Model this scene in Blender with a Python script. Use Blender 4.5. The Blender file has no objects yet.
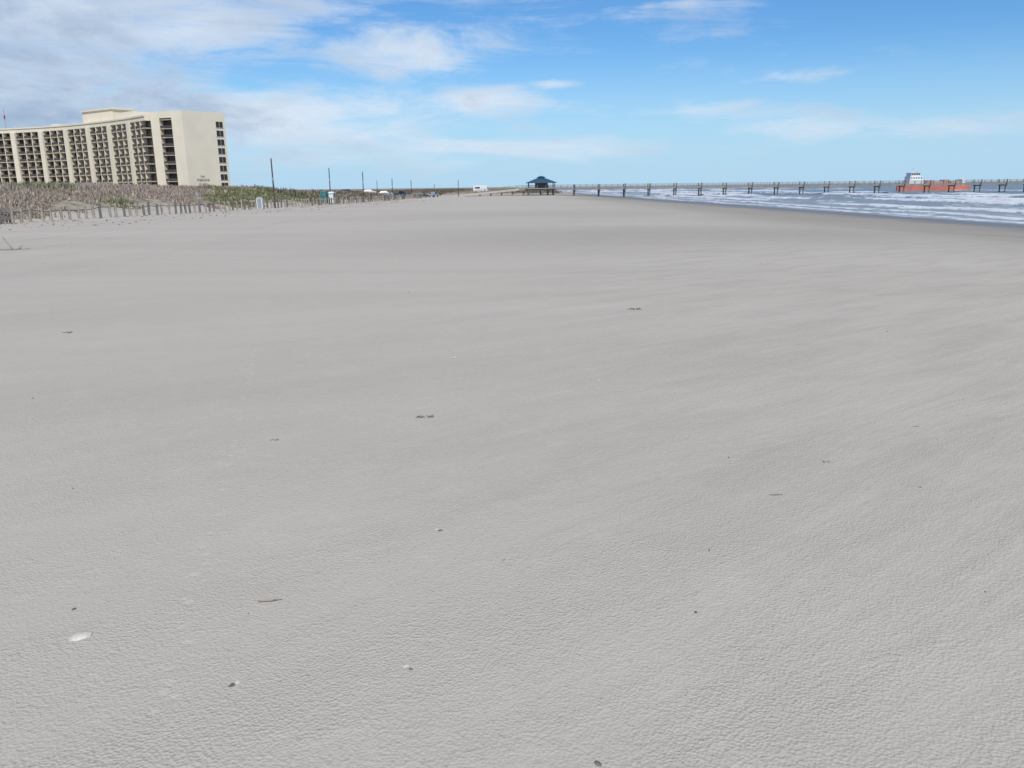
import bpy, math, random
import numpy as np
from mathutils import Matrix, Vector
random.seed(7); rng=np.random.default_rng(7)
scene=bpy.context.scene
EYE=4.0
# ------------------------------------------------------------------ noise
def _h(ix,iy,s):
    n=(ix*374761393+iy*668265263+s*974711)&0xffffffff
    n=((n^(n>>13))*1274126177)&0xffffffff
    n=n^(n>>16)
    return (n&0xffff)/65535.0
def vnoise(x,y,s=0):
    x=np.asarray(x,float);y=np.asarray(y,float)
    ix=np.floor(x).astype(np.int64);iy=np.floor(y).astype(np.int64)
    fx=x-ix;fy=y-iy
    fx=fx*fx*(3-2*fx);fy=fy*fy*(3-2*fy)
    a=_h(ix,iy,s);b=_h(ix+1,iy,s);c=_h(ix,iy+1,s);d=_h(ix+1,iy+1,s)
    return (a*(1-fx)+b*fx)*(1-fy)+(c*(1-fx)+d*fx)*fy
def fbm(x,y,s=0,o=4):
    r=0;a=.5;t=0
    for i in range(o):
        r=r+a*vnoise(x*2**i+i*17.3,y*2**i+i*9.1,s+i);t+=a;a*=.5
    return r/t
def sst(a,b,x):
    t=np.clip((np.asarray(x,float)-a)/(b-a),0,1);return t*t*(3-2*t)
# ------------------------------------------------------------------ terrain
BY=[-400,0,20,40,70,100,160,300,600,20000]
BZ=[2.6,2.4,2.07,1.82,1.62,1.5,1.22,.85,.75,.75]
def base(y): return np.interp(y,BY,BZ)
def shore(y): return np.interp(y,[-400,0,79,300,600,20000],[54,51,47.5,41.5,36,36])
def fencex(y): return np.interp(y,[-400,20,64,96,135,245,700,20000],[-46,-43,-40,-36.8,-33,-28,-20,-20])
def G(x,y):
    x=np.asarray(x,float);y=np.asarray(y,float)
    b=base(y); xs=shore(y)
    t=(x-16)/(xs-16)
    zb=np.where(t<0,b,b*(1-t)); zb=np.where(t>1,-(x-xs)*.03,zb)
    zb=np.maximum(zb,-4)
    e=np.exp(-((t)*4)**2)*-.03*b
    zb=zb+e
    zb=zb+(fbm(x/14,y/14,3,3)-.5)*.10*sst(4,25,np.hypot(x,y))+(fbm(x/3,y/3,5,3)-.5)*.018
    d=fencex(y)-x
    n=fbm(x/16,y/16,11,4)
    A=np.interp(y,[-400,50,100,135,165,230,300,20000],[2.6,2.7,3.1,2.9,2.0,1.15,.9,.9])
    dune=sst(.5,17,d)*A*(.62+.75*n)+sst(.2,5,d)*.25
    dune=dune+sst(3,10,d)*(fbm(x/5,y/5,15,3)-.5)*1.1*np.minimum(A/3,1)
    dune=dune*(1-.35*sst(26,60,d))
    z=zb+dune
    m=sst(300,345,y)*(1-sst(18,34,x))
    z=z+m*(.8+.9*fbm(x/20,y/20,21,3))*np.where(d>0,.3,1)
    return z
def gz(x,y): return float(G(np.array([x]),np.array([y]))[0])
def newobj(name,verts,faces,mats=(),smooth=False,parent=None,midx=None):
    me=bpy.data.meshes.new(name)
    me.from_pydata([tuple(v) for v in verts],[],[tuple(f) for f in faces])
    for m in mats: me.materials.append(m)
    if midx is not None: me.polygons.foreach_set('material_index',midx)
    if smooth: me.polygons.foreach_set('use_smooth',[True]*len(me.polygons))
    me.update()
    o=bpy.data.objects.new(name,me); scene.collection.objects.link(o)
    if parent: o.parent=parent
    return o
def empty(name,loc=(0,0,0),rz=0):
    o=bpy.data.objects.new(name,None);scene.collection.objects.link(o)
    o.location=loc;o.rotation_euler=(0,0,rz);o.empty_display_size=.1
    return o
class MB:
    def __init__(s): s.v=[];s.f=[];s.m=[]
    def add(s,v,f,m=0):
        o=len(s.v);s.v+=[tuple(p) for p in v];s.f+=[tuple(i+o for i in q) for q in f];s.m+=[m]*len(f)
    def box(s,x0,x1,y0,y1,z0,z1,m=0):
        s.add([(x0,y0,z0),(x1,y0,z0),(x1,y1,z0),(x0,y1,z0),(x0,y0,z1),(x1,y0,z1),(x1,y1,z1),(x0,y1,z1)],
              [(0,3,2,1),(4,5,6,7),(0,1,5,4),(1,2,6,5),(2,3,7,6),(3,0,4,7)],m)
    def obox(s,p,q,w,z0,z1,m=0,off=0):
        p=Vector(p);q=Vector(q);d=(q-p).normalized();n=Vector((-d.y,d.x))
        a=p+n*off;b=q+n*off;c=b+n*w;e=a+n*w
        s.add([(a.x,a.y,z0),(b.x,b.y,z0),(c.x,c.y,z0),(e.x,e.y,z0),(a.x,a.y,z1),(b.x,b.y,z1),(c.x,c.y,z1),(e.x,e.y,z1)],
              [(0,3,2,1),(4,5,6,7),(0,1,5,4),(1,2,6,5),(2,3,7,6),(3,0,4,7)],m)
    def cyl(s,p,q,r0,r1,n=8,m=0):
        p=Vector(p);q=Vector(q);d=(q-p).normalized()
        u=d.orthogonal().normalized();w=d.cross(u)
        v=[];
        for c,r in((p,r0),(q,r1)):
            for i in range(n):
                a=2*math.pi*i/n;v.append(c+u*math.cos(a)*r+w*math.sin(a)*r)
        f=[(i,(i+1)%n,n+(i+1)%n,n+i) for i in range(n)]+[tuple(range(n))[::-1],tuple(range(n,2*n))]
        s.add(v,f,m)
    def obj(s,name,mats,parent=None,smooth=False,bevel=0):
        o=newobj(name,s.v,s.f,mats,smooth,parent,s.m)
        if bevel:
            b=o.modifiers.new('b','BEVEL');b.width=bevel;b.segments=2;b.limit_method='ANGLE'
        return o
# ------------------------------------------------------------------ materials
def mat(name,col,rough=.7,var=.12,scale=3.0,metal=0,bump=0):
    m=bpy.data.materials.new(name);m.use_nodes=True;nt=m.node_tree;n=nt.nodes;l=nt.links
    b=n['Principled BSDF'];b.inputs['Roughness'].default_value=rough;b.inputs['Metallic'].default_value=metal
    tc=n.new('ShaderNodeTexCoord');no=n.new('ShaderNodeTexNoise');no.inputs['Scale'].default_value=scale;no.inputs['Detail'].default_value=6
    l.new(tc.outputs['Object'],no.inputs['Vector'])
    mr=n.new('ShaderNodeMapRange');mr.inputs[1].default_value=.25;mr.inputs[2].default_value=.75
    mr.inputs[3].default_value=1-var;mr.inputs[4].default_value=1+var;l.new(no.outputs['Fac'],mr.inputs[0])
    mx=n.new('ShaderNodeVectorMath');mx.operation='SCALE';mx.inputs[0].default_value=col
    l.new(mr.outputs[0],mx.inputs['Scale']);l.new(mx.outputs[0],b.inputs['Base Color'])
    if bump:
        bp=n.new('ShaderNodeBump');bp.inputs['Strength'].default_value=bump;bp.inputs['Distance'].default_value=.02
        l.new(no.outputs['Fac'],bp.inputs['Height']);l.new(bp.outputs[0],b.inputs['Normal'])
    return m
M_stucco=mat('cream_stucco',(.80,.71,.54),.85,.05,.25)
M_stucco2=mat('cream_stucco_shade',(.45,.38,.27),.85,.08,.3)
M_dark=mat('balcony_dark',(.035,.032,.032),.35,.4,.5)
M_rail=mat('balcony_rail',(.085,.065,.055),.6,.2,.6)
M_slab=mat('balcony_slab',(.50,.42,.30),.8,.1,.5)
M_wood=mat('weathered_wood',(.34,.295,.235),.85,.35,4,bump=.4)
M_wooddk=mat('dark_wood',(.085,.07,.06),.85,.3,2,bump=.3)
M_pile=mat('pier_piling_wood',(.17,.15,.13),.85,.3,2,bump=.3)
M_conc=mat('pier_deck_concrete',(.25,.225,.20),.85,.15,.6)
M_ramp=mat('ramp_concrete',(.45,.40,.34),.85,.1,.6)
M_teal=mat('teal_metal_roof',(.035,.10,.15),.45,.15,2)
M_white=mat('white_paint',(.75,.75,.73),.5,.05,2)
M_grey=mat('grey_metal',(.3,.31,.32),.5,.1,2)
M_orange=mat('orange_hull_paint',(.58,.20,.145),.5,.12,.5)
M_black=mat('rubber',(.02,.02,.02),.8,.1,3)
M_glass=mat('dark_glass',(.02,.025,.03),.1,.1,3)
M_bluebody=mat('teal_plastic',(.03,.17,.17),.5,.1,2)
M_red=mat('red_paint',(.45,.03,.02),.5,.1,2)
M_silver=mat('silver_car_paint',(.35,.36,.38),.3,.03,2,.3)
M_darkcar=mat('dark_car_paint',(.03,.04,.06),.3,.03,2)
M_shell=mat('shell',(.60,.54,.45),.5,.2,60)
M_shelldk=mat('dark_shell',(.16,.14,.13),.6,.4,90)
M_twig=mat('twig',(.20,.16,.11),.8,.4,60)
M_weed=mat('seaweed',(.11,.09,.065),.8,.4,60)
class NT:
    def __init__(s,nt): s.nt=nt;s.n=nt.nodes;s.l=nt.links
    def node(s,t,ins=None,**kw):
        nd=s.n.new(t)
        for k,v in kw.items(): setattr(nd,k,v)
        if ins:
            for k,v in ins.items():
                if isinstance(v,bpy.types.NodeSocket): s.l.new(v,nd.inputs[k])
                else: nd.inputs[k].default_value=v
        return nd
    def math(s,op,a,b=0,c=0,clamp=False):
        return s.node('ShaderNodeMath',{0:a,1:b,2:c},operation=op,use_clamp=clamp).outputs[0]
    def mr(s,v,a,b,c,d,smooth=False):
        return s.node('ShaderNodeMapRange',{0:v,1:a,2:b,3:c,4:d},interpolation_type='SMOOTHSTEP' if smooth else 'LINEAR').outputs[0]
    def mix(s,f,a,b,bt='MIX'):
        nd=s.n.new('ShaderNodeMix');nd.data_type='RGBA';nd.blend_type=bt
        for i,v in((0,f),(6,a),(7,b)):
            if isinstance(v,bpy.types.NodeSocket): s.l.new(v,nd.inputs[i])
            else: nd.inputs[i].default_value=v if i==0 else (*v,1)
        return nd.outputs[2]
# --- sand
ms=bpy.data.materials.new('beach_sand');ms.use_nodes=True;N=NT(ms.node_tree)
bs=N.n['Principled BSDF'];pos=N.node('ShaderNodeNewGeometry').outputs['Position']
sep=N.node('ShaderNodeSeparateXYZ',{0:pos})
att=N.node('ShaderNodeAttribute',attribute_name='zone');az=N.node('ShaderNodeSeparateColor',{0:att.outputs['Color']})
wet=az.outputs[0];veg=az.outputs[1];damp=az.outputs[2]
def noi(scale,det=4,vec=pos,rough=.55,dist=0): return N.node('ShaderNodeTexNoise',{'Vector':vec,'Scale':scale,'Detail':det,'Roughness':rough,'Distortion':dist}).outputs['Fac']
def aniso(deg,sx,sy):
    r_=N.node('ShaderNodeMapping',{0:pos,2:(0,0,math.radians(deg))}).outputs[0]
    return N.node('ShaderNodeVectorMath',{0:r_,1:(sx,sy,1)},operation='MULTIPLY').outputs[0]
streak=noi(1.0,5,aniso(-38,.42,1.9),.6,.25);rip=noi(1.0,3,aniso(-20,2.6,1.1),.55,.3);band=noi(1.0,4,aniso(3,.05,.20),.6,.5)
track=noi(1.0,3,aniso(-6,.9,.02),.65,.2)
fine=noi(150,2);mid=noi(11,4);speck=noi(48,2)
rightm=N.mr(sep.outputs[0],-2,4.0,.12,1,True)
c=N.mix(N.mr(band,.36,.66,0,1),(.535,.477,.385),(.60,.54,.442))
sm=N.math('MULTIPLY',N.mr(streak,.42,.68,0,1,True),rightm)
c=N.mix(N.math('MULTIPLY',sm,.42),c,(.45,.405,.33))
c=N.mix(N.mr(rip,.5,.8,0,.25),c,(.64,.58,.48))
c=N.mix(N.math('MULTIPLY',N.mr(track,.5,.7,0,.4,True),N.mr(sep.outputs[0],-9,-14,0,1)),c,(.44,.39,.315))
c=N.mix(N.mr(fine,.3,.7,.0,.4),c,(.44,.39,.315))
c=N.mix(N.mr(speck,.60,.72,0,.28,True),c,(.30,.265,.215))
c=N.mix(N.mr(mid,.55,.8,0,.25),c,(.66,.60,.50))
# damp sand higher up the beach
df=N.math('MULTIPLY',damp,N.mr(band,.32,.62,.55,1))
c=N.mix(N.math('MULTIPLY',df,.85),c,(.325,.29,.24))
wn=N.math('ADD',wet,N.math('MULTIPLY',N.math('SUBTRACT',band,.5),.7))
wf=N.math('MULTIPLY',N.mr(wn,.25,.95,0,1,True),N.mr(wet,0,.15,0,1))
c=N.mix(wf,c,(.20,.178,.145))
dn=noi(.8,4)
soil=N.mix(N.mr(dn,.4,.6,0,1),(.23,.19,.135),(.42,.36,.27))
c=N.mix(veg,c,soil)
ax,ay,bx,by=-3.6,11.5,-1.0,1.7
L=math.hypot(bx-ax,by-ay);nx,ny=-(by-ay)/L,(bx-ax)/L
wob=N.math('MULTIPLY',N.math('SUBTRACT',mid,.5),.12)
dd=N.math('ABSOLUTE',N.math('ADD',N.math('ADD',N.math('MULTIPLY',sep.outputs[0],nx),N.math('MULTIPLY',sep.outputs[1],ny)),N.math('ADD',wob,-(ax*nx+ay*ny))))
tm=N.mr(dd,.02,.05,1,0,True)
tv=N.node('ShaderNodeTexVoronoi',{'Vector':pos,'Scale':13.0}).outputs['Distance']
tm=N.math('MULTIPLY',tm,N.mr(tv,.12,.42,1,0,True))
tm=N.math('MULTIPLY',tm,N.mr(sep.outputs[1],10,12,1,0))
c=N.mix(N.math('MULTIPLY',tm,.30),c,(.68,.62,.52))
N.l.new(c,bs.inputs['Base Color'])
N.l.new(N.mr(wf,0,1,.95,.42),bs.inputs['Roughness'])
N.l.new(N.mr(wf,0,1,.12,.45),bs.inputs['Specular IOR Level'])
pv=N.node('ShaderNodeTexVoronoi',{'Vector':pos,'Scale':85,'Randomness':1}).outputs['Distance']
pm=N.mr(streak,.35,.6,.35,1)
h=N.math('MULTIPLY',N.math('MULTIPLY',pv,pm),.0055)
h=N.math('ADD',h,N.math('MULTIPLY',speck,.0045))
h=N.math('ADD',h,N.math('MULTIPLY',N.math('MULTIPLY',streak,rightm),.040))
h=N.math('ADD',h,N.math('MULTIPLY',rip,.012))
h=N.math('ADD',h,N.math('MULTIPLY',mid,.003))
h=N.math('SUBTRACT',h,N.math('MULTIPLY',tm,.003))
h=N.math('ADD',h,N.math('MULTIPLY',N.math('MULTIPLY',veg,dn),.6))
h=N.math('MULTIPLY',h,N.mr(wf,0,1,1,.25))
bp=N.node('ShaderNodeBump',{'Strength':.75,'Distance':1.0,'Height':h});N.l.new(bp.outputs[0],bs.inputs['Normal'])
# --- water
mw=bpy.data.materials.new('sea_water');mw.use_nodes=True;N=NT(mw.node_tree);bw=N.n['Principled BSDF']
pos=N.node('ShaderNodeNewGeometry').outputs['Position']
at=N.node('ShaderNodeAttribute',attribute_name='foam');fo=N.node('ShaderNodeSeparateColor',{0:at.outputs['Color']})
mpw=N.node('ShaderNodeMapping',{0:pos,3:(1,.35,1)}).outputs[0]
n1=N.node('ShaderNodeTexNoise',{'Vector':mpw,'Scale':.9,'Detail':5,'Roughness':.65,'Distortion':.4}).outputs['Fac']
n2=N.node('ShaderNodeTexNoise',{'Vector':mpw,'Scale':.12,'Detail':4,'Roughness':.6}).outputs['Fac']
fm=N.mr(N.math('ADD',fo.outputs[0],N.math('MULTIPLY',N.math('SUBTRACT',n1,.5),1.8)),.40,.78,0,1,True)
fm=N.math('MULTIPLY',fm,N.mr(fo.outputs[0],0,.2,0,.88))
wc=N.mix(n2,(.19,.23,.235),(.28,.315,.315))
wc=N.mix(N.math('MULTIPLY',fo.outputs[1],.8),wc,(.36,.36,.335))
wc=N.mix(fm,wc,(.80,.82,.82))
N.l.new(wc,bw.inputs['Base Color']);N.l.new(N.mr(fm,0,1,.35,.8),bw.inputs['Roughness'])
bw.inputs['IOR'].default_value=1.33
h=N.math('ADD',N.math('MULTIPLY',n1,.6),N.math('MULTIPLY',n2,1.5))
bp=N.node('ShaderNodeBump',{'Strength':.8,'Distance':1.0,'Height':h});N.l.new(bp.outputs[0],bw.inputs['Normal'])
# --- vegetation (colour from attribute)
mg=bpy.data.materials.new('dune_vegetation');mg.use_nodes=True;N=NT(mg.node_tree);bg=N.n['Principled BSDF']
at=N.node('ShaderNodeAttribute',attribute_name='tint')
N.l.new(at.outputs['Color'],bg.inputs['Base Color']);bg.inputs['Roughness'].default_value=.8
bg.inputs['Specular IOR Level'].default_value=.2
# ------------------------------------------------------------------ ground mesh
def axis(segs):
    out=[]
    for a,b,n in segs: out+=list(np.linspace(a,b,n,endpoint=False))
    out.append(segs[-1][1]);return np.array(out)
def grid(name,X,Y,Z,mat_,attrs):
    ny,nx=X.shape
    v=np.stack([X,Y,Z],-1).reshape(-1,3)
    i=np.arange(ny*nx).reshape(ny,nx)
    f=np.stack([i[:-1,:-1],i[:-1,1:],i[1:,1:],i[1:,:-1]],-1).reshape(-1,4)
    me=bpy.data.meshes.new(name);me.vertices.add(len(v));me.vertices.foreach_set('co',v.ravel())
    me.loops.add(f.size);me.loops.foreach_set('vertex_index',f.ravel())
    me.polygons.add(len(f));me.polygons.foreach_set('loop_start',np.arange(len(f))*4);me.polygons.foreach_set('loop_total',np.full(len(f),4))
    me.update(calc_edges=True)
    me.polygons.foreach_set('use_smooth',np.ones(len(f),bool))
    for an,ad in attrs.items():
        a=me.color_attributes.new(an,'FLOAT_COLOR','POINT')
        a.data.foreach_set('color',np.concatenate([ad.reshape(-1,3),np.ones((len(v),1))],1).ravel())
    me.materials.append(mat_)
    o=bpy.data.objects.new(name,me);scene.collection.objects.link(o);return o
xa=axis([(-9000,-1500,8),(-1500,-300,14),(-300,-110,40),(-110,-16,190),(-16,16,110),(16,75,60),(75,200,12),(200,9000,8)])
ya=axis([(-400,-20,14),(-20,0,12),(0,16,60),(16,60,60),(60,260,250),(260,420,110),(420,900,50),(900,14000,14)])
X,Y=np.meshgrid(xa,ya);Z=G(X,Y)
xs=shore(Y);wetv=np.clip((X-(xs-24))/21,0,1)
nz=fbm(X/22,Y/30,37,3)
dampv=sst(6,24,X+9*(nz-.5)-.02*np.maximum(Y,0)+.0)*sst(10,26,Y)
dampv=np.maximum(dampv,.65*np.exp(-((Y-38-10*(nz-.5))/9)**2)*sst(-16,8,X))
dampv=np.maximum(dampv,.35*np.exp(-((Y-75-20*(nz-.5))/16)**2)*sst(-20,0,X))
d=fencex(Y)-X
vegv=np.clip(sst(2.5,8,d+3*(fbm(X/5,Y/5,31)-.5)),0,1)
vegv=np.maximum(vegv,sst(305,330,Y)*(1-sst(14,26,X)))
grid('beach_ground',X,Y,Z,ms,{'zone':np.stack([wetv,vegv,dampv],-1)})
# ------------------------------------------------------------------ sea
sa=axis([(-6,160,330),(160,320,90),(320,1200,50),(1200,14000,25)])
yb=axis([(-300,20,25),(20,340,290),(340,900,120),(900,14000,30)])
S,Y=np.meshgrid(sa,yb);X=S+shore(Y)
Z=np.zeros_like(S);F=np.zeros_like(S)
mea=(fbm(Y/60,S/200,41,3)-.5)*16
for k,(sc,hh,w) in enumerate([(2.5,.08,1.2),(8,.2,1.8),(17,.35,2.2),(28,.5,2.5),(41,.55,2.8),(57,.6,3.0),(76,.6,3.4),(99,.55,3.8),(126,.5,4),(160,.4,4.5),(205,.35,5)]):
    me_=mea*(.25+.08*k)+(fbm(Y/22,S*0+k*7.7,50+k,3)-.5)*(5+k*1.5)
    u=S-sc-me_
    pres=sst(.30,.58,vnoise(Y/(20+4*k),S*0+k*3.3,60+k)) if k>1 else .75+0*S
    prof=np.where(u<0,np.exp(-(u/(w*.45))**2),np.exp(-(u/(w*1.6))**2))
    Z+=hh*prof*(.35+.65*pres)
    F=np.maximum(F,pres*np.where(u<0,np.exp(-(u/(w*.8))**2),np.exp(-(u/(w*(1.0+1.5*(k<8))))**2))*(1 if k<8 else .75))
F=np.maximum(F,.50*(1-sst(60,140,S))*sst(.36,.66,fbm(X/7,Y/16,77,4)))
F=np.maximum(F,.32*(1-sst(200,700,S))*sst(.5,.75,fbm(X/9,Y/20,79,4)))
Z+=(fbm(X/5,Y/9,80,3)-.5)*.4*sst(2,20,S)
mud=1-sst(0,70,S)
Z=np.where(S<0,-.12,Z+.01)
Z=Z*(1-sst(900,1500,S))
grid('sea',X,Y,Z,mw,{'foam':np.stack([F,mud,0*F],-1)})
# ------------------------------------------------------------------ grasses
def blades(name,x,y,hgt,wid,col,nb,spread=.22,lean=.5):
    n=len(x)
    x=np.repeat(x,nb);y=np.repeat(y,nb);hgt=np.repeat(hgt,nb)*rng.uniform(.5,1.15,n*nb);wid=np.repeat(wid,nb);col=np.repeat(col,nb,0)
    z0=G(x,y)-.03
    px=x+rng.normal(0,1,n*nb)*spread;py=y+rng.normal(0,1,n*nb)*spread
    a=rng.uniform(0,math.pi,n*nb);dx=np.cos(a)*wid/2;dy=np.sin(a)*wid/2
    lx=rng.normal(0,lean,n*nb)*hgt*.6;ly=rng.normal(0,lean,n*nb)*hgt*.6
    P=np.stack([np.stack([px-dx,py-dy,z0],-1),np.stack([px+dx,py+dy,z0],-1),
       np.stack([px+lx,py+ly,z0+hgt],-1)],1)
    m=n*nb;v=P.reshape(-1,3)
    me=bpy.data.meshes.new(name);me.vertices.add(m*3);me.vertices.foreach_set('co',v.ravel())
    me.loops.add(m*3);me.loops.foreach_set('vertex_index',np.arange(m*3))
    me.polygons.add(m);me.polygons.foreach_set('loop_start',np.arange(m)*3);me.polygons.foreach_set('loop_total',np.full(m,3))
    me.update(calc_edges=True)
    ca=me.color_attributes.new('tint','FLOAT_COLOR','POINT')
    cc=col*rng.uniform(.7,1.3,(m,1));cc=np.repeat(cc,3,0)
    ca.data.foreach_set('color',np.concatenate([cc,np.ones((m*3,1))],1).ravel())
    me.materials.append(mg)
    o=bpy.data.objects.new(name,me);scene.collection.objects.link(o);return o
n=85000
y=50+rng.random(n)**1.2*220;x=fencex(y)-2.2-rng.random(n)**1.2*85
dn=fbm(x/6,y/6,90,4);dl=fencex(y)-x
keep=(dn+sst(2,13,dl)*.36>.61)&(x/y>-.78)
x=x[keep];y=y[keep];dl=dl[keep]
g=fbm(x/8,y/12,91,4)
green=np.clip(sst(.47,.60,g+.10*np.exp(-((x+50)/10)**2-((y-115)/45)**2)-.22*sst(9,22,dl)),0,1)[:,None]*.9
dry=np.array([.36,.29,.235]);grn=np.array([.16,.185,.075]);str_=np.array([.48,.41,.29])
col=dry*(1-green)+grn*green
r=rng.random(len(x))[:,None];col=np.where(r<.14,str_,col)
hg=.28+.35*rng.random(len(x))*sst(3,16,dl)+.08
blades('dune_grass',x,y,hg,.10+.06*rng.random(len(x))+y*.0007,col,5)
n=26000
y=150+rng.random(n)*520;x=-20-rng.random(n)*(y*.62+40)+0*y
x=np.where(rng.random(n)<.25,rng.uniform(-60,22,n),x)
ok=((fencex(y)-x>4)|((y>322)&(x<20)))&(fbm(x/12,y/12,95,3)>.42)
ok&=~((y>255)&(y<335)&(x<-90)&(x>-215))
x=x[ok];y=y[ok]
g=sst(.45,.6,fbm(x/20,y/20,96,3))[:,None]
col=np.array([.20,.155,.12])*(1-g)+np.array([.14,.135,.085])*g
blades('dune_scrub',x,y,.5+.7*rng.random(len(x)),.35+.25*rng.random(len(x)),col,5,.5,.7)
# ------------------------------------------------------------------ hotel
hotel=empty('hotel_building')
ctrl=[Vector((-232,329)),Vector((-197,320)),Vector((-170,309.5)),Vector((-147,295)),Vector((-130,281.5)),Vector((-117,269))]
def arc_pts(N_):
    P=[ctrl[0]*2-ctrl[1]]+ctrl+[ctrl[-1]*2-ctrl[-2]];pts=[]
    for i in range(1,len(P)-2):
        for k in range(20):
            t=k/20;p0,p1,p2,p3=P[i-1:i+3]
            pts.append(.5*((2*p1)+(p2-p0)*t+(2*p0-5*p1+4*p2-p3)*t*t+(3*p1-p0-3*p2+p3)*t**3))
    pts.append(ctrl[-1]);L=[0]
    for a,b in zip(pts,pts[1:]): L.append(L[-1]+(b-a).length)
    out=[]
    for k in range(N_+1):
        s=L[-1]*k/N_
        j=max(i for i in range(len(L)) if L[i]<=s+1e-9);j=min(j,len(L)-2)
        t=(s-L[j])/(L[j+1]-L[j]);out.append(pts[j].lerp(pts[j+1],t))
    return out,L[-1]
NB=9
bays,Lt=arc_pts(NB)
Z0=1.4;FH=2.78;NF=9;ZT=Z0+FH*NF-.3;ROOF=27.9
walls=MB();bal=MB();rail=MB();slab=MB();fins=MB()
DEP=13
for i in range(NB):
    p,q=bays[i],bays[i+1]
    d=(q-p).normalized();
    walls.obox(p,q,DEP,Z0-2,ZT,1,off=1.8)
    fins.obox(p,q,DEP+2.0,ZT,ROOF-.5,0,off=0)
    fins.obox(p,q,DEP+2.4,ROOF-.5,ROOF,0,off=-.25)
    Lb=(q-p).length;fw=2.3
    fins.obox(p,p+d*fw,1.995,Z0-2,ZT,0,off=-.45)
    w=(Lb-fw)/3
    for k in range(3):
        a=p+d*(fw+w*k);b=p+d*(fw+w*(k+1))
        if k<2: fins.obox(b-d*.16,b+d*.16,1.7,Z0,ZT,0,off=.02)
        for fl in range(NF):
            z=Z0+fl*FH
            slab.obox(a+d*.001,b-d*.001,1.78,z,z+.30,0,off=.0)
            if fl>0: rail.obox(a+d*.17,b-d*.17,.06,z+.38,z+1.2,0,off=.06)
            bal.obox(a+d*.5,b-d*.5,.03,z+.3,z+2.35,0,off=1.76)
            bal.obox((a+b)/2-d*.06,(a+b)/2+d*.06,.03,z+.3,z+2.35,1,off=1.72)
            if random.random()<.25:
                s=random.uniform(.6,1.2);t0=a+d*random.uniform(.6,1.2)
                bal.obox(t0,t0+d*s,.02,z+.35,z+2.3,2,off=1.70)
M_frame=mat('door_frame',(.15,.14,.125),.5);M_curt=mat('curtain',(.22,.20,.175),.9)
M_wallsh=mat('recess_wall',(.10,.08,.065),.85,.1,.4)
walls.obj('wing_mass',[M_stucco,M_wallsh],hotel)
fins.obj('fins_and_parapet',[M_stucco,M_stucco2],hotel)
slab.obj('balcony_slabs',[M_slab],hotel);rail.obj('balcony_rails',[M_rail],hotel);bal.obj('balcony_doors',[M_dark,M_frame,M_curt],hotel)
blk=MB();A=Vector((-115.5,270));B=Vector((-103.4,265.2));C=Vector((-94.0,277));D=Vector((-107,284))
def prism(mb,pts,z0,z1,m=0):
    n_=len(pts);v=[(p.x,p.y,z0) for p in pts]+[(p.x,p.y,z1) for p in pts]
    mb.add(v,[(i,(i+1)%n_,n_+(i+1)%n_,n_+i) for i in range(n_)]+[tuple(range(n_))[::-1],tuple(range(n_,2*n_))],m)
dAB=(B-A).normalized();nAB=Vector((-dAB.y,dAB.x))
s0,s1=3.6,8.6;LAB=(B-A).length
a1=A+dAB*s0;a2=A+dAB*s1
prism(blk,[A,a1,a1+nAB*1.7,a2+nAB*1.7,a2,B,C,D],Z0-2,ROOF-1.2)
prism(blk,[A,B,C,D],ROOF-1.2,ROOF+.9)
o=blk.obj('end_block',[M_stucco],hotel)
eb=MB();es=MB()
eb.obox(a1,a2,.05,Z0,ROOF-1.25,0,off=1.63)
for fl in range(NF+1):
    z=Z0+fl*FH*.985
    if z+.3>ROOF-1.3: break
    es.obox(a1+dAB*.01,a2-dAB*.01,1.55,z,z+.22,0,off=.03)
    es.obox(a1+dAB*.05,a2-dAB*.05,.06,z+.34,z+1.1,1,off=.08)
eb.obj('end_balcony_glass',[M_dark],hotel);es.obj('end_balcony_slabs',[M_slab,M_rail,M_stucco2],hotel)
dBC=(C-B).normalized();LBC=(C-B).length
ew=MB()
for fl in range(NF):
    z=Z0+fl*FH+.3
    ew.obox(B+dBC*(LBC-3.4),B+dBC*(LBC-.9),.1,z+.15,z+2.0,0,off=-.03)
    ew.obox(B+dBC*(LBC-3.6),B+dBC*(LBC-.7),.12,z-.05,z+.12,1,off=-.1)
    ew.obox(B+dBC*(LBC-2.22),B+dBC*(LBC-2.1),.1,z+.17,z+1.98,1,off=-.06)
ew.obj('end_wall_windows',[M_dark,M_slab],hotel)
lt=MB()
for row,(s_,e_,hh) in enumerate([(4.3,6.0,.7),(3.0,7.4,.95),(3.6,6.9,.8),(3.9,6.4,.6)]):
    zz=8.2-row*1.25;t=s_
    while t<e_:
        w=random.uniform(.22,.42)
        lt.obox(B+dBC*t,B+dBC*(t+w*.35),.05,zz,zz+hh,0,off=-.04)
        lt.obox(B+dBC*(t+w*.36),B+dBC*(t+w),.05,zz+random.choice([0,.3])*hh,zz+hh*random.choice([.3,.55])+.1,0,off=-.04)
        t+=w+.14
lt.obj('wall_lettering',[mat('faded_lettering',(.2,.17,.15),.8)],hotel)
tw=MB()
tw.obox(Vector((-154,303)),Vector((-138,292.5)),8,ROOF-.5,ROOF+4.0,0)
tw.obox(Vector((-154.4,303)),Vector((-137.6,292.1)),8.6,ROOF+4.0,ROOF+4.5,0,off=-.3)
tw.obox(Vector((-137,292)),Vector((-128,285)),7,ROOF-.5,ROOF+2.6,0)
tw.obox(Vector((-176,322)),Vector((-172,320)),4,ROOF-.5,ROOF+1.5,0)
tw.obj('roof_penthouse',[M_stucco],hotel)
an=MB();an.cyl((-196,326,ROOF-.3),(-196,326,ROOF+8),.13,.08,8,0);an.box(-196.2,-195.8,325.8,326.2,ROOF+4,ROOF+5.4,1)
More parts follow.
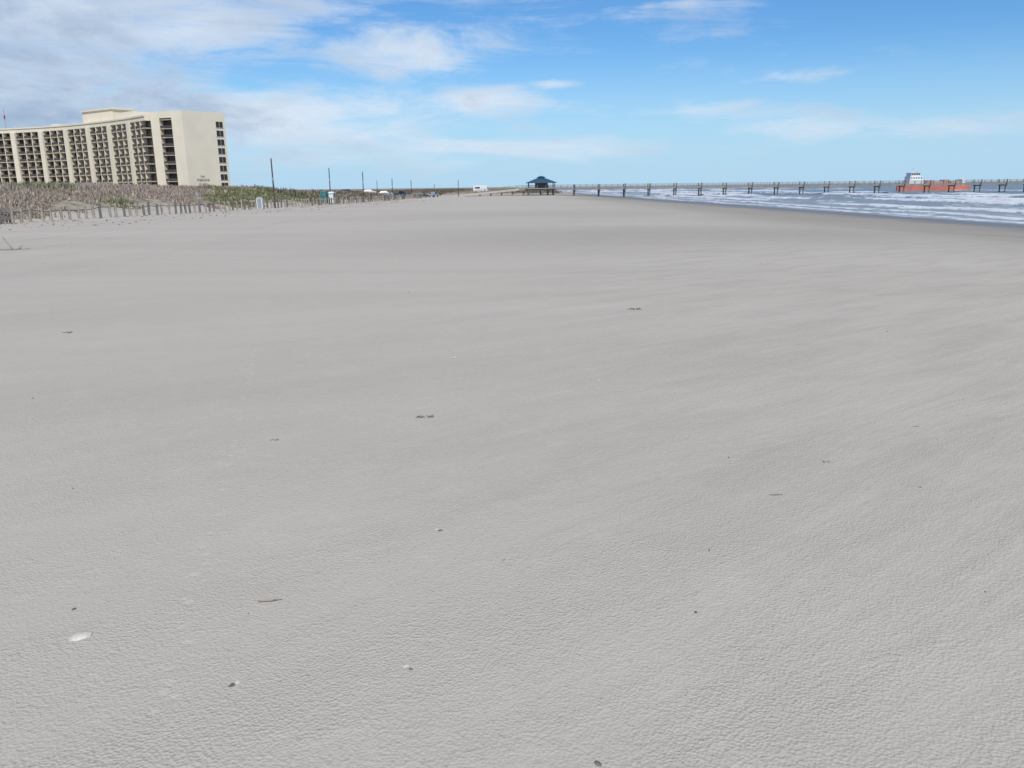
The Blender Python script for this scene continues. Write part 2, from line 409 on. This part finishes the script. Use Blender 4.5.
an.obj('roof_antenna',[M_grey,M_red],hotel)
# ------------------------------------------------------------------ pier
pier=empty('fishing_pier')
deck=MB();pil=MB();rl=MB()
DZ=3.45;PY=300;PW=4.5;TH=.75
def seg(mb,x0,x1,za,zb,y0,y1,th,m=0):
    mb.add([(x0,y0,za-th),(x1,y0,zb-th),(x1,y1,zb-th),(x0,y1,za-th),(x0,y0,za),(x1,y0,zb),(x1,y1,zb),(x0,y1,za)],
      [(0,3,2,1),(4,5,6,7),(0,1,5,4),(1,2,6,5),(2,3,7,6),(3,0,4,7)],m)
XR=-21;X1=3.5;XE=330
seg(deck,XR,X1,1.25,DZ,PY,PY+PW,TH,1);seg(deck,X1,XE,DZ,DZ,PY,PY+PW,TH,0)
x=XR+2
while x<XE:
    zt=DZ-TH if x>X1 else 1.25+(x-XR)/(X1-XR)*(DZ-1.25)-TH
    if x>-12:
        for yy in(PY+.5,PY+PW-.5):
            jx=random.uniform(-.12,.12)
            pil.cyl((x+jx,yy,-3.5),(x,yy,zt),.24,.22,8,0)
        pil.box(x-.3,x+.3,PY-.15,PY+PW+.15,zt-.35,zt+.02,0)
        if x>X1+12:
            pil.cyl((x,PY-.25,zt-.3),(x,PY-.25,DZ+random.uniform(1.15,1.35)),.2,.19,8,0)
            pil.cyl((x,PY+PW+.25,zt-.3),(x,PY+PW+.25,DZ+1.2),.2,.19,8,0)
    x+=9.4+random.uniform(-.35,.35) if x>X1 else 4
for yy in(PY+.06,PY+PW-.16):
    for hz in(.35,.7,1.05):
        seg(rl,XR,X1,1.25+hz+.05,DZ+hz+.05,yy,yy+.09,.14);seg(rl,X1,XE,DZ+hz+.05,DZ+hz+.05,yy,yy+.09,.14)
    x=XR
    while x<XE:
        zb=DZ if x>X1 else 1.25+(x-XR)/(X1-XR)*(DZ-1.25)
        rl.box(x-.06,x+.06,yy+.1,yy+.2,zb-.1,zb+1.12);x+=2.35
deck.obj('deck',[M_conc,M_ramp],pier);pil.obj('pilings',[M_pile],pier);rl.obj('railing',[mat('grey_rail_wood',(.30,.27,.24),.85,.2,2)],pier)
# pavilion
pav=empty('pier_pavilion')
pb=MB();cx=11.6;cy=PY+PW/2;hw=4.6;hd=4.2
pb.box(cx-hw-.6,cx+hw+.6,cy-hd-.6,cy+hd+.6,DZ-.3,DZ+.05,0)
for px_ in(-hw,-hw/3,hw/3,hw):
    for py_ in(-hd,hd): pb.box(cx+px_-.13,cx+px_+.13,cy+py_-.13,cy+py_+.13,DZ+.05,DZ+2.3,1)
for px_ in(-hw,0,hw):
    for py_ in(-hd,hd): pb.cyl((cx+px_,cy+py_,-2),(cx+px_,cy+py_,DZ-.3),.25,.25,8,1)
pb.box(cx-2.2,cx+2.4,cy-2,cy+2,DZ+.05,DZ+2.2,2)
pb.box(cx-1.4,cx-.4,cy-2.03,cy-1.99,DZ+.9,DZ+1.8,3);pb.box(cx+.5,cx+1.5,cy-2.03,cy-1.99,DZ+.07,DZ+2.0,3)
for s in(-1,1): pb.box(cx-hw,cx+hw,cy+s*hd-.05,cy+s*hd+.05,DZ+.95,DZ+1.05,1)
pb.obj('frame_and_kiosk',[M_conc,M_pile,mat('kiosk_wall',(.12,.2,.30),.8),M_glass],pav)
rf=MB();e=.9;zr=DZ+2.0
def frust(mb,x0,x1,y0,y1,z0,X0_,X1_,Y0_,Y1_,z1,m=0):
    mb.add([(x0,y0,z0),(x1,y0,z0),(x1,y1,z0),(x0,y1,z0),(X0_,Y0_,z1),(X1_,Y0_,z1),(X1_,Y1_,z1),(X0_,Y1_,z1)],
     [(0,3,2,1),(4,5,6,7),(0,1,5,4),(1,2,6,5),(2,3,7,6),(3,0,4,7)],m)
frust(rf,cx-hw-e,cx+hw+e,cy-hd-e,cy+hd+e,zr,cx-1.6,cx+1.6,cy-1,cy+1,zr+1.5)
rf.box(cx-hw-e-.05,cx+hw+e+.05,cy-hd-e-.05,cy+hd+e+.05,zr-.2,zr-.003,1)
rf.box(cx-1.3,cx+1.3,cy-.8,cy+.8,zr+1.503,zr+1.8,1)
frust(rf,cx-1.9,cx+1.9,cy-1.3,cy+1.3,zr+1.803,cx-.2,cx+.2,cy-.1,cy+.1,zr+2.35)
rf.obj('hip_roof',[M_teal,M_wooddk],pav)
# ------------------------------------------------------------------ beach fence and poles
fence=empty('post_fence');fp=MB();y=48;prev=None
while y<262:
    fx=float(fencex(y))+random.uniform(-.12,.12);z=gz(fx,y);h=random.uniform(1.05,1.35)
    lx,ly=random.uniform(-.06,.06),random.uniform(-.06,.06)
    fp.cyl((fx,y,z-.3),(fx+lx,y+ly,z+h),.13,.12,8,random.choice([0,0,2]))
    top=(fx+lx,y+ly,z+h*.75)
    if prev: fp.cyl(prev,top,.035,.035,5,1)
    prev=top;y+=1.25+random.uniform(-.15,.15)
fp.obj('posts',[M_wood,M_wooddk,M_pile],fence)
pf=empty('plank_fence');pp=MB();x=-46.0
while x<-38.7:
    y=62+(x+46)*.15;z=gz(x,y);pp.box(x-.09,x+.09,y-.02,y+.02,z-.2,z+1.15+random.uniform(-.1,.12));x+=.25
for hz in(.35,.8): seg(pp,-46,-38.7,gz(-46,62)+hz,gz(-38.7,63.1)+hz,62.9,63.0,.09)
pp.obj('planks',[M_pile],pf)
def px2x(px,Yd): return (px-512)/818.0*Yd
def pole(px,Yd,H,r=.12,name='utility_pole'):
    x=px2x(px,Yd);z=gz(x,Yd);e_=empty(name,(x,Yd,z));m=MB()
    lean=random.uniform(-.06,.06)
    m.cyl((0,0,-.5),(lean,0,H),r,r*.75,10,0);m.cyl((lean,0,H),(lean,0,H+.08),r*.8,r*.3,10,1)
    m.cyl((lean,-.1,H*.55),(lean,-.1,H*.55+.5),.10,.10,8,1)
    m.obj('pole_shaft',[M_wooddk,M_grey],e_)
pole(277,118,6.9,.12);pole(333,190,6.3,.13);pole(366,205,6.2,.13);pole(395,240,5.2,.13);pole(414,255,5.2,.13);pole(461,290,5.6,.14);pole(380,300,4.6,.12);pole(437,320,4.2,.12)
sx=px2x(200,93);sz=gz(sx,93);e_=empty('beach_sign',(sx,93,sz));m=MB();m.cyl((0,0,-.3),(0,0,2.4),.045,.045,8,0);m.box(-.13,.13,-.06,-.045,1.95,2.3,0)
m.obj('post_and_panel',[M_grey],e_)
def toilet(px,Yd,body,roof,name='portable_toilet',off=0,s=1):
    x=px2x(px,Yd)+off;z=gz(x,Yd);e_=empty(name,(x,Yd,z),random.uniform(-.2,.2));m=MB();e_.scale=(s,s,s)
    m.box(-.56,.56,-.56,.56,0,.14,2);m.box(-.53,.53,-.53,.53,.14,2.0,0)
    m.box(-.40,.40,-.55,-.532,.2,1.9,1);m.box(.22,.30,-.57,-.551,1.0,1.12,2)
    for k in range(4): m.box(-.3,.3,-.56,-.552,1.62+k*.06,1.64+k*.06,2)
    frust(m,-.58,.58,-.58,.58,2.003,-.3,.3,-.4,.4,2.25,1);m.cyl((.35,.35,2.0),(.35,.35,2.5),.05,.05,8,2)
    m.obj('cabin',[body,roof,M_grey],e_,bevel=.02)
toilet(334,152,M_bluebody,M_white);toilet(334,152,M_bluebody,M_bluebody,off=-1.35)
toilet(262,112,M_white,M_grey,s=.72)
for px_,Yd in((322,142),(353,170)):
    x=px2x(px_,Yd);e_=empty('trash_barrel',(x,Yd,gz(x,Yd)));m=MB();m.cyl((0,0,-.05),(0,0,.9),.3,.3,14,0)
    for z_ in(.3,.6,.88): m.cyl((0,0,z_-.02),(0,0,z_+.02),.32,.32,14,1)
    m.obj('drum',[M_bluebody,M_grey],e_)
def car(px,Yd,paint,rz,kind='car',name='parked_car'):
    x=px2x(px,Yd);z=gz(x,Yd);e_=empty(name,(x,Yd,z),rz)
    if kind=='car': prof=[(-2.2,.35),(-2.25,.75),(-2.1,.95),(-1.75,1.0),(-1.2,1.45),(.3,1.5),(1.0,1.02),(1.9,.9),(2.2,.7),(2.22,.35)];glass=[(-1.6,1.03),(-1.15,1.4),(.25,1.44),(.85,1.03)]
    elif kind=='truck': prof=[(-2.7,.5),(-2.7,1.1),(-.7,1.1),(-.6,1.75),(.6,1.8),(1.2,1.2),(2.4,1.1),(2.6,.85),(2.6,.45)];glass=[(-.5,1.2),(-.45,1.68),(.55,1.7),(1.0,1.22)]
    else: prof=[(-3.1,.45),(-3.1,2.75),(-2.9,2.9),(2.1,2.9),(2.6,2.6),(2.5,1.9),(2.8,1.2),(3.2,1.1),(3.25,.45)];glass=[(-2.4,1.6),(-2.4,2.2),(-.3,2.2),(-.3,1.6)]
    W=.9 if kind!='van' else 1.15
    m=MB();n_=len(prof)
    v=[];ws=[W if p[1]<1.1 or kind=='van' else W-.16 for p in prof]
    for s in(-1,1): v+=[(p[0],s*w,p[1]) for p,w in zip(prof,ws)]
    m.add(v,[(i,(i+1)%n_,n_+(i+1)%n_,n_+i) for i in range(n_)]+[tuple(range(n_)),tuple(range(n_,2*n_))[::-1]],0)
    m.obj('body',[paint],e_,bevel=.05)
    g_=MB()
    for s in(-1,1):
        wl=W-.02 if kind!='van' else W+.01
        ys=[s*(wl+.005) if p[1]<1.3 and kind!='van' else s*(W-.145 if kind!='van' else W+.012) for p in glass]
        g_.add([(p[0],yy,p[1]) for p,yy in zip(glass,ys)],[(0,1,2,3)],0)
    if kind=='van': g_.add([(2.62,-.9,2.5),(2.62,.9,2.5),(2.55,.9,1.85),(2.55,-.9,1.85)],[(0,1,2,3)])
    g_.obj('windows',[M_glass],e_)
    wh=MB();wb=1.35 if kind=='car' else 1.65 if kind=='truck' else 1.9;R=.34 if kind=='car' else .4
    for a in(-wb,wb):
        for s in(-1,1):
            wh.cyl((a,s*(W-.2),R),(a,s*(W+.02),R),R,R,16,0);wh.cyl((a,s*(W+.02),R),(a,s*(W+.03),R),R*.55,R*.5,12,1)
    wh.obj('wheels',[M_black,M_grey],e_)
car(388,236,M_silver,.1);car(404,250,M_darkcar,-.05,'truck','pickup_truck');car(372,255,M_white,.2);car(424,266,M_darkcar,.05)
car(436,285,M_silver,1.3,'truck','pickup_truck');car(350,235,M_darkcar,.4);car(483,345,M_white,.1,'van','camper_van')
# ------------------------------------------------------------------ ship
sh=empty('supply_ship',(px2x(934,370),370,0));sh.scale=(.97,.97,.95);m=MB()
st=[(-16.5,.6,3.6,.2),(-15,1.8,3.5,0),(-11,3.6,3.1,0),(-6,4.1,2.7,0),(0,4.2,2.4,0),(8,4.2,2.4,0),(15.5,4.0,2.5,0)]
v=[]
for x_,w,zt,_ in st: v+=[(x_,-w,zt),(x_,-w*.85,-.8),(x_,w*.85,-.8),(x_,w,zt)]
f=[]
for i in range(len(st)-1):
    a=i*4;b=a+4
    for k in range(4): f.append((a+k,b+k,b+(k+1)%4,a+(k+1)%4))
f+=[(0,1,2,3),(len(v)-1,len(v)-2,len(v)-3,len(v)-4)]
m.add(v,f,0)
m.box(-6,15.3,-4.0,-3.8,2.6,3.3,0);m.box(-6,15.3,3.8,4.0,2.6,3.3,0)
m.obj('hull',[M_orange],sh)
u=MB()
u.box(-12.5,-5.5,-3.2,3.2,2.9,5.0,0);u.box(-12,-6.5,-2.8,2.8,5.003,6.8,0);u.box(-11.5,-7.3,-2.4,2.4,6.803,8.3,0);u.box(-11.8,-7.0,-2.7,2.7,8.303,8.45,0)
for x0 in np.arange(-11.3,-7.6,.8): u.box(x0,x0+.6,-2.43,-2.40,7.3,8.0,1)
for x0 in np.arange(-11.6,-7.0,1.1): u.box(x0,x0+.5,-2.83,-2.80,5.7,6.3,1)
u.cyl((-9.5,0,8.4),(-9.5,0,12),.14,.08,8,0);u.box(-9.55,-9.45,-1.2,1.2,10.3,10.4,0);u.cyl((-6.9,1.6,5),(-6.9,1.6,8.8),.35,.3,10,2)
u.obj('bridge_house',[M_white,M_glass,M_orange],sh)
cg=MB()
for x0,l,h_,mm in((-4,3,1.6,0),(-.5,4,1.2,1),(4.2,2.4,1.8,0),(7.5,4.2,1.0,1),(12.4,1.6,1.9,2)): cg.box(x0,x0+l,-2.2,2.2,2.4,2.4+h_+.9,mm)
cg.cyl((13.2,0,5),(14.8,0,8),.12,.08,8,2)
cg.obj('deck_cargo',[M_orange,mat('cargo_pink',(.5,.28,.23),.7),M_white],sh)
# ------------------------------------------------------------------ beach debris
def shell(x,y,s,mat_,name='seashell',rz=None):
    z=gz(x,y);rz=random.uniform(0,6.28) if rz is None else rz
    v=[];f=[];R_=6;K=16
    for j in range(R_+1):
        t=j/R_
        for k in range(K):
            a=2*math.pi*k/K
            r=t*(1+.05*math.cos(a*9))*(1+.25*math.cos(a))
            hz=(1-t*t)*.38+.03*math.cos(a*9)*t*(1-t)*2
            v.append((r*math.cos(a)*s*1.15,r*math.sin(a)*s*.8,hz*s))
    for j in range(R_):
        for k in range(K): f.append((j*K+k,(j+1)*K+k,(j+1)*K+(k+1)%K,j*K+(k+1)%K))
    o=newobj(name,v,f,[mat_],True);o.location=(x,y,z+.001);o.rotation_euler=(random.uniform(-.2,.2),random.uniform(-.2,.2),rz)
def bits(x,y,s,n_,mat_,name):
    z=gz(x,y);m=MB()
    for i in range(n_):
        a=random.uniform(0,6.28);r=random.random()*s*.7;p=Vector((x+math.cos(a)*r,y+math.sin(a)*r*.6,z+random.uniform(.002,.006)))
        for k in range(3):
            a2=a+random.uniform(-1,1);q=p+Vector((math.cos(a2),math.sin(a2)*.6,random.uniform(-.1,.25)))*s*.35
            m.cyl(p,q,s*.05,s*.035,5);p=q;a=a2
    m.obj(name,[mat_])
def twig(x,y,l,ang,r=.004,name='driftwood_twig'):
    z=gz(x,y)+r;m=MB();p=Vector((x,y,z))
    for k in range(5):
        q=p+Vector((math.cos(ang)*l/5,math.sin(ang)*l/5,random.uniform(-.3,.5)*r));m.cyl(p,q,r*(1-k*.12),r*(1-(k+1)*.12),6);
        if k==2: m.cyl(q,q+Vector((math.cos(ang+.8)*l*.15,math.sin(ang+.8)*l*.15,r)),r*.6,r*.3,5)
        p=q;ang+=random.uniform(-.25,.25)
    m.obj(name,[M_twig])
shell(-1.67,2.72,.036,M_shell,rz=.6);shell(-.97,2.40,.012,M_shelldk);shell(-.955,2.42,.012,M_shell);shell(-.385,2.50,.014,M_shell);shell(-.37,2.48,.008,M_shelldk)
shell(-.37,3.69,.012,M_shelldk);shell(-.385,3.71,.012,M_shell);twig(-1.06,2.98,.10,-.15,.003)
bits(-.66,5.83,.055,9,M_shelldk,'seaweed_clump');bits(1.86,11.85,.08,9,M_weed,'seaweed_clump')
shell(.236,1.99,.012,M_shelldk);twig(1.42,4.13,.07,-.3,.003);shell(.719,2.85,.008,M_shelldk);bits(1.945,4.68,.025,5,M_weed,'seaweed_clump')
shell(-.6,8.2,.022,M_shell);shell(-1.8,2.94,.011,M_shelldk);bits(-5.77,10.2,.06,6,M_weed,'seaweed_clump');bits(2.88,5.45,.02,4,M_weed,'seaweed_clump')
shell(.8,7.08,.016,M_shell);twig(-.055,3.33,.03,.9,.0015);bits(-1.66,5.28,.03,6,M_weed,'seaweed_clump');shell(-.25,6.4,.013,M_shell);shell(4.6,9.6,.014,M_shelldk);shell(-4.1,6.6,.012,M_shelldk)
z=gz(-19.0,30);m=MB();m.cyl((-19.0,30,z+.03),(-17.9,30.1,z+.05),.035,.02,7,0);m.cyl((-18.5,30,z+.03),(-18.75,29.9,z+.5),.028,.012,6);m.cyl((-18.3,30.05,z+.04),(-18.1,30,z+.2),.02,.01,6)
m.obj('driftwood_branch',[M_wood])
m=MB()
for i in range(150):
    y=2.6+random.random()**1.4*70;x=random.uniform(-.66,.66)*y
    s=random.uniform(.0015,.0045)*(1+y*.10);z=gz(x,y);a=random.uniform(0,3.14)
    m.cyl((x,y,z+s*.2),(x+math.cos(a)*s*2.2,y+math.sin(a)*s*2.2,z+s*.4),s*.5,s*.3,5,random.choice([0,1]))
m.obj('beach_wrack',[M_weed,M_shell])
m=MB()
for i in range(600):
    y=random.uniform(45,200);x=float(fencex(y))+1+random.random()**1.6*11
    s=random.uniform(.02,.07);z=gz(x,y);a=random.uniform(0,3.14)
    m.cyl((x,y,z+s*.2),(x+math.cos(a)*s*3,y+math.sin(a)*s*3,z+s*.5),s*.5,s*.3,5,0)
m.obj('seaweed_wrack_line',[M_weed])
# ------------------------------------------------------------------ sky and light
SUN=Vector((.10,-.72,.80)).normalized()
sun=bpy.data.lights.new('sun','SUN');sun.energy=3.5;sun.angle=math.radians(.53);sun.color=(1,.95,.87)
so=bpy.data.objects.new('sun',sun);scene.collection.objects.link(so);so.rotation_euler=(-SUN).to_track_quat('-Z','Y').to_euler()
w=bpy.data.worlds.new('World');scene.world=w;w.use_nodes=True;N=NT(w.node_tree);bgk=N.n['Background']
sky=N.node('ShaderNodeTexSky',sky_type='NISHITA');sky.sun_disc=False
sky.sun_elevation=math.asin(SUN.z);sky.sun_rotation=math.atan2(SUN.x,SUN.y);sky.air_density=1.0;sky.dust_density=.3;sky.ozone_density=2.5
STR=.10
tc=N.node('ShaderNodeTexCoord').outputs['Generated'];s3=N.node('ShaderNodeSeparateXYZ',{0:tc})
A_=N.math('ARCTAN2',s3.outputs[0],s3.outputs[1]);E_=s3.outputs[2]
skyc=N.node('ShaderNodeHueSaturation',{'Saturation':1.12,'Value':1.0,'Color':sky.outputs[0]}).outputs[0]
skyc=N.mix(1,skyc,(.62,.93,1.20),'MULTIPLY')
skyc=N.mix(N.mr(E_,0,.17,.88,0,True),skyc,(4.5,6.8,8.9))
uv=N.node('ShaderNodeCombineXYZ',{0:A_,1:N.math('MULTIPLY',E_,2.8),2:0.0}).outputs[0]
cn=N.node('ShaderNodeTexNoise',{'Vector':uv,'Scale':6.5,'Detail':8,'Roughness':.64,'Distortion':.3}).outputs['Fac']
uv2=N.node('ShaderNodeCombineXYZ',{0:N.math('ADD',A_,N.math('MULTIPLY',E_,.9)),1:N.math('MULTIPLY',E_,6.0),2:3.0}).outputs[0]
cw=N.node('ShaderNodeTexNoise',{'Vector':uv2,'Scale':4.5,'Detail':8,'Roughness':.66,'Distortion':.8}).outputs['Fac']
cover=None
for a,e,ra,re,am in [(-.60,.20,.34,.10,1.35),(-.36,.17,.15,.05,1.0),(-.60,.11,.30,.07,1.15),(-.125,.15,.12,.036,.86),(-.03,.235,.24,.026,1.15),(-.22,.24,.16,.026,.85),
        (-.03,.095,.11,.026,.74),(.055,.116,.036,.007,.75),(.22,.083,.14,.014,.62),(-.25,.08,.26,.045,.88),(-.10,.045,.38,.022,.62),(.33,.115,.07,.009,.5),(.45,.06,.28,.015,.5),(.1,.19,.3,.02,.3)]:
    g1=N.math('POWER',N.math('DIVIDE',N.math('SUBTRACT',A_,a),ra),2);g2=N.math('POWER',N.math('DIVIDE',N.math('SUBTRACT',E_,e),re),2)
    ex=N.math('MULTIPLY',N.math('EXPONENT',N.math('MULTIPLY',N.math('ADD',g1,g2),-1)),am)
    cover=ex if cover is None else N.math('MAXIMUM',cover,ex)
nn=N.math('ADD',N.math('MULTIPLY',cn,.55),N.math('MULTIPLY',cw,.45))
nn=N.math('ADD',N.math('MULTIPLY',N.math('SUBTRACT',nn,.5),1.35),.5)
dens=N.mr(N.math('ADD',nn,N.math('MULTIPLY',cover,.40)),.56,.90,0,.93,True)
grey=N.math('ADD',N.mr(cn,.38,.66,0,.8),N.mr(A_,-.62,-.22,.55,-.3))
ccol=N.mix(N.mr(grey,0,1,0,1),(7.2,8.1,9.2),(3.5,4.6,6.3))
N.l.new(N.mix(dens,skyc,ccol),bgk.inputs['Color']);bgk.inputs['Strength'].default_value=STR
# ------------------------------------------------------------------ camera
cam=bpy.data.cameras.new('camera');cam.lens=28;cam.sensor_width=36;cam.clip_end=40000;cam.clip_start=.05
co=bpy.data.objects.new('camera',cam);scene.collection.objects.link(co)
co.matrix_world=Matrix.Translation((0,0,EYE))@Matrix.Rotation(math.radians(90-13.9),4,'X')@Matrix.Rotation(math.radians(-.7),4,'Z')
scene.camera=co
scene.view_settings.view_transform='Standard';scene.view_settings.look='None';scene.view_settings.exposure=0
